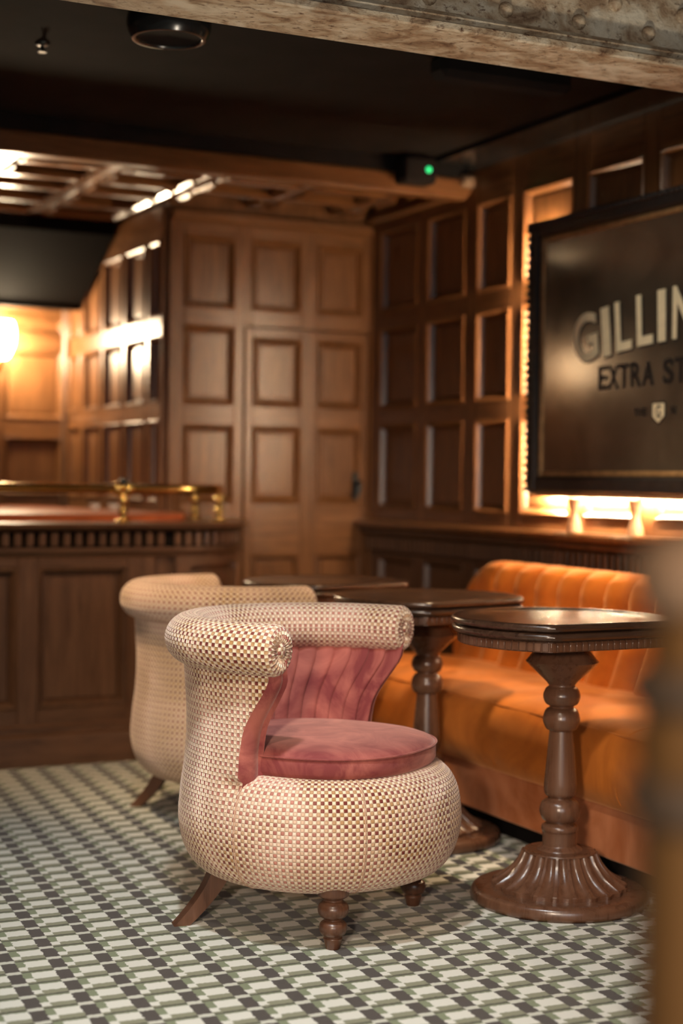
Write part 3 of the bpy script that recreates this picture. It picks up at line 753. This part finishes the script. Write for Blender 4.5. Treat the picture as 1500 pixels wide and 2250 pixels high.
# local x = along the wall towards the camera (-Y), local z up, face towards -X: rotate -90 deg about Z
sg.rotation_euler = (0, 0, -PI / 2)
SW, SH = 1.62, 1.005
def sbox(name, lo, hi, mat, bev=0.004, par=sg): return box(name, lo, hi, mat, par, bev)
FW = 0.062
sbox('frame_side', (0, -0.022, 0), (FW, 0.012, SH), 'black_frame', 0.010); sbox('frame_side', (SW - FW, -0.022, 0), (SW, 0.012, SH), 'black_frame', 0.010)
ft = sbox('frame_rail', (FW, -0.022, SH - FW), (SW - FW, 0.012, SH), 'black_frame', 0.010); sbox('frame_rail', (FW, -0.022, 0), (SW - FW, 0.012, FW), 'black_frame', 0.010)
sbox('frame_lip', (0.01, -0.012, -0.012), (SW - 0.01, 0.012, -0.0005), 'mount', 0.003)
sl = 0.020
sbox('gilt_slip', (FW, -0.004, FW), (FW + sl, 0.010, SH - FW), 'gold_bead', 0.004); sbox('gilt_slip', (SW - FW - sl, -0.004, FW), (SW - FW, 0.010, SH - FW), 'gold_bead', 0.004)
sbox('gilt_slip', (FW + sl, -0.004, SH - FW - sl), (SW - FW - sl, 0.010, SH - FW), 'gold_bead', 0.004); sbox('gilt_slip', (FW + sl, -0.004, FW), (SW - FW - sl, 0.010, FW + sl), 'gold_bead', 0.004)
sbox('mirror_glass', (FW, 0.003, FW), (SW - FW, 0.007, SH - FW), 'mirror', 0)
sbox('back_board', (0.10, 0.0125, 0.10), (SW - 0.10, 0.020, SH - 0.10), 'black', 0)
bd = lathe_mesh('bead', smooth_prof([(0.001, -0.011), (0.009, -0.007), (0.012, 0.0), (0.009, 0.007), (0.001, 0.011)], 2), 10); bd.materials.append(M['black_frame'])
for p in bd.polygons: p.use_smooth = True
k = 0.016
while k < SW - 0.01:
    place('bead', bd, sg, (k, -0.024, SH - 0.014)); k += 0.029
k = 0.016
while k < SH - 0.03:
    place('bead', bd, sg, (0.014, -0.024, k)); k += 0.029
# LED strips hidden behind the frame, lighting the wall
sbox('led_strip', (0.003, 0.029, 0.02), (0.012, 0.0306, SH - 0.04), 'led', 0)
sbox('led_strip', (0.03, 0.029, -0.009), (SW - 0.03, 0.0300, 0.0), 'led', 0)
sbox('led_channel', (0.003, 0.0122, 0.02), (0.03, 0.0288, SH - 0.04), 'black', 0)
sbox('led_channel', (0.031, 0.0122, -0.009), (SW - 0.03, 0.0288, 0.02), 'black', 0)
mt = lathe_mesh('mount', smooth_prof([(0.030, -0.138), (0.030, -0.138), (0.026, -0.115), (0.017, -0.085), (0.015, -0.065), (0.022, -0.040), (0.030, -0.0135), (0.030, -0.0135)], 4), 20)
mt.materials.append(M['mount'])
for p in mt.polygons: p.use_smooth = True
for u_ in (0.300, 0.660, 1.02, 1.38): place('mount', mt, sg, (u_, 0.0, 0.0))
def glyph(ch, x, z, wd, h, mat, tilt=0.0, n=0.0, name='letter', bold=0.02):
    cu = bpy.data.curves.new('glyph', 'FONT'); cu.body = ch; cu.extrude = 0.001; cu.offset = bold; cu.size = 1.0
    to = bpy.data.objects.new('glyph', cu); C.objects.link(to)
    dg = bpy.context.evaluated_depsgraph_get(); me = bpy.data.meshes.new_from_object(to.evaluated_get(dg)); bpy.data.objects.remove(to)
    xs = [v.co.x for v in me.vertices]; ys = [v.co.y for v in me.vertices]; mx, my = min(xs), min(ys); sx, sy = wd / (max(xs) - mx), h / (max(ys) - my)
    ct, s_ = math.cos(tilt), math.sin(tilt)
    for v in me.vertices:
        a, b_ = (v.co.x - mx) * sx, (v.co.y - my) * sy; d_ = v.co.z
        v.co = (a * ct - b_ * s_, -d_ * 0.6, a * s_ + b_ * ct)
    me.materials.clear(); me.materials.append(M[mat])
    return place(name, me, sg, (x, 0.0010 + n * 0.8, z))
def yl(Y): return 4.99 - Y
# GILLIN: arched, cream with a dark drop shade; EXTRA ST below it in black
big = [('G', 4.700, 4.556), ('I', 4.532, 4.485), ('L', 4.455, 4.368), ('L', 4.338, 4.252), ('I', 4.226, 4.184), ('N', 4.150, 4.035)]
for ch, ya, yb in big:
    yc = (ya + yb) / 2; d_ = (yc - 4.08); zb = 1.553 - 0.145 * d_ * d_ - 0.02 * d_; tl = 0.27 * d_
    glyph(ch, yl(ya) + 0.009, zb - 1.04 - 0.007, ya - yb, 0.172, 'letter_dark', tl, 0.0012, 'letter_shade')
    glyph(ch, yl(ya), zb - 1.04, ya - yb, 0.172, 'letter', tl)
for ch, ya, yb in [('E', 4.560, 4.505), ('X', 4.502, 4.442), ('T', 4.440, 4.382), ('R', 4.372, 4.316), ('A', 4.308, 4.246), ('S', 4.196, 4.142), ('T', 4.134, 4.076)]:
    glyph(ch, yl(ya), 1.405 - 1.04 + 0.010 * (4.56 - ya), ya - yb, 0.083, 'letter_dark')
# small shield with a G, and the little words either side
sh = [(-0.036, 1.352), (0.036, 1.352), (0.036, 1.302), (0.0, 1.276), (-0.036, 1.302)]
def shield(k, nm, mat, d):
    zc = 1.318; poly = [(x * k, zc + (z - zc) * k) for x, z in sh]; n = len(poly)
    vs = [(x, -0.0006, z) for x, z in poly] + [(x, 0.0006, z) for x, z in poly]
    fs = [tuple(range(n - 1, -1, -1)), tuple(range(n, 2 * n))] + [(q, (q + 1) % n, n + (q + 1) % n, n + q) for q in range(n)]
    return finish(nm, mesh(nm, vs, fs), mat, sg, (yl(4.217), 0.0022 - d, -1.04), smooth=False)
shield(1.0, 'emblem', 'letter_dark', 0); shield(0.84, 'emblem', 'letter', 0.0013)
glyph('G', yl(4.217) - 0.014, 1.298 - 1.04, 0.028, 0.042, 'letter_dark', 0, -0.0012)
xx = yl(4.352)
for ch in 'THE': glyph(ch, xx, 1.308 - 1.04, 0.022, 0.026, 'letter_dark'); xx += 0.026
glyph('N', yl(4.150), 1.308 - 1.04, 0.022, 0.026, 'letter_dark')

# ------------------------------------------------------------------ bar
br = tag(empty('bar_counter', (0, 5.75, 0)), 'panelled oak bar front with dentil frieze and rounded end', 'bar')
RB = 0.42; XC = 2.08; YC = RB
def barpath(off, xl=-1.7, yend=0.64, n=18):
    """outline of the bar front, moved outward by off"""
    pts = [(xl, -off)] + [(XC, -off)] if False else [(xl, -off)]
    for k in range(n + 1):
        a = -PI / 2 + PI / 2 * k / n; pts.append((XC + (RB + off) * math.cos(a), YC + (RB + off) * math.sin(a)))
    pts.append((XC + RB + off, yend)); return pts
def bar_solid(name, off, z0, z1, mat, parent, depth=0.55, layers=None):
    """solid band following the front of the bar"""
    inner = [(XC + RB - 0.24, 0.64), (XC - 0.1, depth), (-1.7, depth)]
    L = layers or [(off, z0), (off, z1)]
    vs, fs = [], []; n = None
    for of_, z in L:
        o_ = barpath(of_) + inner; n = len(o_); vs += [(x, y_, z) for x, y_ in o_]
    for i in range(len(L) - 1):
        for k in range(n): k2 = (k + 1) % n; fs.append((i * n + k, i * n + k2, (i + 1) * n + k2, (i + 1) * n + k))
    fs.append(tuple(range(n - 1, -1, -1))); fs.append(tuple((len(L) - 1) * n + k for k in range(n)))
    return finish(name, mesh(name, vs, fs), mat, parent, angle=30)
bar_solid('body', -0.03, 0.0, 0.812, 'dark_z', br)
bar_solid('skirting', 0.035, 0.0, 0.10, 'dark_x', br, layers=[(0.035, 0.0), (0.035, 0.100), (0.030, 0.112), (0.012, 0.120), (0.010, 0.145), (-0.015, 0.165)])
bar_solid('frieze', -0.006, 0.8125, 0.874, 'black_wood', br)
bar_solid('frieze_moulding', 0.004, 0.79, 0.8122, 'dark_x', br, layers=[(-0.004, 0.775), (0.004, 0.79), (0.012, 0.800), (0.012, 0.8122)])
panelling(br, (-1.7, -0.004 + 0.034, 0), 0, [(1.7 + 1.562 - 0.422 * k, 1.7 + 1.907 - 0.422 * k) for k in range(7, -1, -1)], [(0.212, 0.738)], 0.150, 0.775, 0.0, 3.72, 'dark_z', 'dark_x', proud=0.030)
# curved end: stiles and rails bent round the corner
def curved(name, a0, a1, z0, z1, off, mat, th=0.028):
    n = 12; vs, fs = [], []
    for k in range(n + 1):
        a = a0 + (a1 - a0) * k / n
        for r, z in ((RB + off - th, z0), (RB + off, z0), (RB + off, z1), (RB + off - th, z1)): vs.append((XC + r * math.cos(a), YC + r * math.sin(a), z))
    for k in range(n):
        for q in range(4): q2 = (q + 1) % 4; fs.append((k * 4 + q, k * 4 + 4 + q, k * 4 + 4 + q2, k * 4 + q2))
    fs += [(0, 1, 2, 3), (n * 4 + 3, n * 4 + 2, n * 4 + 1, n * 4)]
    return finish(name, mesh(name, vs, fs), mat, br, angle=30)
a_ = lambda d: math.radians(d)
curved('rail', a_(-87), a_(0), 0.740, 0.775, 0.0, 'dark_x'); curved('rail', a_(-87), a_(0), 0.165, 0.212, 0.0, 'dark_x')
curved('stile', a_(-87), a_(-78), 0.212, 0.740, 0.0, 'dark_z'); curved('stile', a_(-12), a_(0), 0.212, 0.740, 0.0, 'dark_z')
curved('panel', a_(-76), a_(-14), 0.24, 0.712, -0.012, 'dark_z', 0.018)
# dentils along the frieze
path = barpath(0.0); x = -1.68; dm = box_mesh('dentil', 0.026, 0.020, 0.054, 0.004); dm.materials.append(M['dark_z'])
while x < XC - 0.01: place('dentil', dm, br, (x, 0.0, 0.8435)); x += 0.0465
q = 0.0465 / RB; a = -PI / 2 + q * 0.6
while a < -0.02: place('dentil', dm, br, (XC + RB * math.cos(a), YC + RB * math.sin(a), 0.8435), a + PI / 2); a += q
bt = tag(empty('bar_countertop', (0, 5.75, 0)), 'polished mahogany bar top with a dark moulded edge', 'countertop')
bar_solid('edge_moulding', 0.035, 0.8745, 0.905, 'dark_x', bt, depth=0.62, layers=[(0.012, 0.8745), (0.024, 0.880), (0.034, 0.888), (0.036, 0.897), (0.030, 0.904), (0.02, 0.906)])
ip = [(-1.7, 0.17), (2.06, 0.17), (2.22, 0.24), (2.30, 0.42), (2.29, 0.62), (2.235, 0.70), (2.235, 0.90), (2.0, 1.75), (-1.7, 1.75)]
itop = finish('serving_surface', stack_mesh('serving_surface', lambda i: ip, [(0, 0.9065), (0, 0.935)]), 'mahogany', bt, smooth=False); itop['label'] = 'red polished mahogany surface'
bi = [(-1.68, 1.30), (2.05, 1.30), (2.02, 1.70), (-1.68, 1.70)]
tag(finish('back_bar_cabinet', stack_mesh('back_bar_cabinet', lambda i: bi, [(0, 0.0), (0, 0.906)]), 'dark_z', None, (0, 5.75, 0), smooth=False), 'plain dark timber cabinet behind the bar, under the mahogany top', 'cabinet')
# brass rail
rl = tag(empty('brass_rail', (0, 5.75, 0)), 'polished brass rail on turned brass posts along the bar', 'rail')
rp = [(-1.6, 0.08, 1.035), (0.5, 0.08, 1.035), (1.5, 0.08, 1.035), (2.08, 0.08, 1.035)]
for k in range(1, 11):
    a = -PI / 2 + PI / 2 * k / 10; rp.append((2.08 + 0.34 * math.cos(a), 0.42 + 0.34 * math.sin(a), 1.035))
rp.append((2.41, 0.50, 1.035)); rp.append((2.385, 0.59, 1.035))
finish('rail', tube_mesh('rail', rp, 0.0195, 16), 'brass', rl)
pm = lathe_mesh('post', smooth_prof([(0.034, 0.9065), (0.034, 0.9065), (0.034, 0.911), (0.024, 0.916), (0.015, 0.922), (0.016, 0.935), (0.020, 0.950), (0.013, 0.962), (0.013, 0.968), (0.019, 0.980), (0.021, 0.995), (0.014, 1.008), (0.012, 1.030)], 4), 24)
pm.materials.append(M['brass'])
for p in pm.polygons: p.use_smooth = True
pm.set_sharp_from_angle(angle=math.radians(40))
for px_, py_ in ((1.915, 0.08), (1.10, 0.08), (0.28, 0.08), (-0.54, 0.08), (2.388, 0.276), (2.393, 0.565)): place('post', pm, rl, (px_, py_, 0))
jb = lathe_mesh('joint_collar', smooth_prof([(0.020, -0.016), (0.020, -0.016), (0.027, -0.011), (0.027, 0.011), (0.020, 0.016), (0.020, 0.016)], 3), 20); jb.materials.append(M['brass'])
for p in jb.polygons: p.use_smooth = True
for dx in (-0.022, 0.022):
    o = place('joint_collar', jb, rl, (1.915 + dx, 0.08, 1.035)); o.rotation_euler = (0, PI / 2, 0)
finish('finial', lathe_mesh('finial', smooth_prof([(0.014, 1.052), (0.018, 1.060), (0.015, 1.072), (0.002, 1.078)], 4), 18), 'black_gloss', rl, (1.915, 0.08, 0))
for dx, lb in ((0.0, 'small pale bowl on the mahogany bar, right behind a brass post'), (0.085, 'small pale bowl on the mahogany bar, between two brass posts')):
    tag(finish('small_bowl', lathe_mesh('small_bowl', smooth_prof([(0.014, 0.0), (0.014, 0.0), (0.020, 0.010), (0.024, 0.026), (0.024, 0.026), (0.021, 0.026), (0.016, 0.010), (0.002, 0.006)], 3), 24), 'porcelain', None, (2.045 + dx, 6.62, 0.935)), lb, 'bowl', 'small bowls on the bar')

# ------------------------------------------------------------------ wall lamps on the far wall
def sconce(x, label, sh='shade'):
    s_ = tag(empty('wall_lamp', (x, YF - 0.030, 1.64)), label, 'lamp', 'wall lamps over the back bar')
    o_ = finish('back_plate', lathe_mesh('back_plate', smooth_prof([(0.045, 0.0), (0.045, 0.0), (0.042, 0.010), (0.020, 0.018), (0.002, 0.020)], 3), 24), 'brass', s_); o_.rotation_euler = (PI / 2, 0, 0)
    finish('arm', tube_mesh('arm', [(0, -0.016, 0), (0, -0.06, -0.02), (0, -0.11, -0.015), (0, -0.13, 0.02)], 0.008, 10), 'brass', s_)
    finish('glass_shade', lathe_mesh('glass_shade', smooth_prof([(0.024, 0.02), (0.040, 0.035), (0.062, 0.09), (0.066, 0.15), (0.056, 0.20)], 4), 24), sh, s_, (0, -0.13, 0))
    return s_
sconce(1.905, 'glowing glass wall lamp beside the dark pilaster, over the back bar')
sconce(1.125, 'dimmed glass wall lamp over the back bar, showing only in the mirror sign', 'shade_dim')

# ------------------------------------------------------------------ ceiling fittings
sp = tag(empty('ceiling_speaker', (1.445, 4.05, 2.3595)), 'glossy black dome loudspeaker under the black ceiling', 'speaker')
finish('dome_body', lathe_mesh('dome_body', smooth_prof([(0.075, 0.0), (0.075, 0.0), (0.102, -0.015), (0.114, -0.045), (0.112, -0.075), (0.100, -0.098), (0.100, -0.098), (0.090, -0.098), (0.085, -0.090), (0.085, -0.090)], 4), 40, cap=False), 'black_gloss', sp)
finish('grille', lathe_mesh('grille', [(0.086, -0.092), (0.05, -0.088), (0.002, -0.086)], 40, cap=False), 'black', sp)
bx_ = tag(empty('ceiling_heater', (2.515, 4.08, 2.3595)), 'long black heater box hung under the ceiling behind the girder', 'heater')
finish('casing', box_mesh('casing', 0.46, 0.10, 0.075, 0.020), 'black', bx_, (0, 0, -0.0535)); 
box('hanger', (-0.12, -0.012, -0.016), (-0.10, 0.012, 0.0), 'steel', bx_, 0.002); box('hanger', (0.10, -0.012, -0.016), (0.12, 0.012, 0.0), 'steel', bx_, 0.002)
sn = tag(empty('ceiling_sensor', (2.972, 5.455, 2.3595)), 'black sensor box with a green light at the ceiling corner', 'sensor')
box('housing', (-0.072, -0.05, -0.115), (0.072, 0.05, -0.012), 'black', sn, 0.012); box('bracket', (-0.03, -0.03, -0.0125), (0.03, 0.03, 0.0), 'black', sn, 0.002)
o = finish('indicator_light', lathe_mesh('indicator_light', smooth_prof([(0.012, 0.0), (0.012, 0.0), (0.010, 0.005), (0.002, 0.008)], 3), 16), 'green_led', sn, (0.033, -0.050, -0.063)); o.rotation_euler = (PI / 2, 0, 0)
pk = tag(empty('motion_detector', (XW - 0.062, 5.50, 2.29)), 'small round brown detector on the panelled wall cornice', 'detector')
o = finish('detector_dome', lathe_mesh('detector_dome', smooth_prof([(0.024, 0.0), (0.024, 0.0), (0.022, 0.012), (0.012, 0.022), (0.002, 0.025)], 3), 20), 'newel_band', pk); o.rotation_euler = (PI / 2, 0, 0)
box('detector_base', (-0.024, 0.0, -0.024), (0.036, 0.018, 0.024), 'newel_band', pk, 0.004)
sk_ = tag(empty('sprinkler', (1.247, 4.60, 2.3595)), 'tiny chrome sprinkler head in the black ceiling', 'sprinkler')
finish('escutcheon', lathe_mesh('escutcheon', smooth_prof([(0.022, 0.0), (0.022, 0.0), (0.018, -0.006), (0.006, -0.008)], 3), 18), 'steel', sk_)
finish('deflector', lathe_mesh('deflector', smooth_prof([(0.006, -0.007), (0.006, -0.022), (0.013, -0.024), (0.013, -0.027)], 2), 14), 'steel', sk_)

# ------------------------------------------------------------------ newel post close to the camera
cxp = 1562; dpt = 0.98
pos = Vector((0, 0, CAM_H)) + (fwd + (cxp - 750) / F_PX * rt) * dpt
nw = tag(empty('newel_post', (pos.x, pos.y, 0)), 'turned golden oak newel post with a round knob painted pale as if lit, close to the table', 'post')
def nprof(p): return smooth_prof([(r * 0.845, CAM_H + (z - CAM_H) * 0.845) if z > 0.5 else (r * 0.845, z) for r, z in p], 4)
for nm, mt_, p in (
    ('shaft', 'newel', [(0.060, 0.0), (0.060, 0.0), (0.058, 0.08), (0.050, 0.10), (0.049, 0.30), (0.049, 0.80), (0.049, 0.828), (0.049, 0.828)]),
    ('ring', 'newel_band', [(0.049, 0.8285), (0.057, 0.836), (0.060, 0.848), (0.057, 0.860), (0.052, 0.866)]),
    ('neck', 'newel', [(0.052, 0.8665), (0.054, 0.885), (0.050, 0.905), (0.050, 0.9125)]),
    ('ring', 'newel_band', [(0.050, 0.913), (0.057, 0.920), (0.060, 0.930), (0.057, 0.940), (0.046, 0.946)]),
    ('neck', 'newel', [(0.046, 0.9465), (0.044, 0.960), (0.042, 0.975), (0.045, 0.984)]),
    ('knob', 'mount', [(0.045, 0.9845), (0.053, 0.994), (0.057, 1.010), (0.054, 1.027), (0.043, 1.040), (0.024, 1.048), (0.002, 1.050)])):  # knob's paler, pinker colour stands for light falling on it
    o = finish(nm, lathe_mesh(nm, nprof(p), 40), mt_, nw)
o['label'] = 'knob with pinkish light put into its colour'
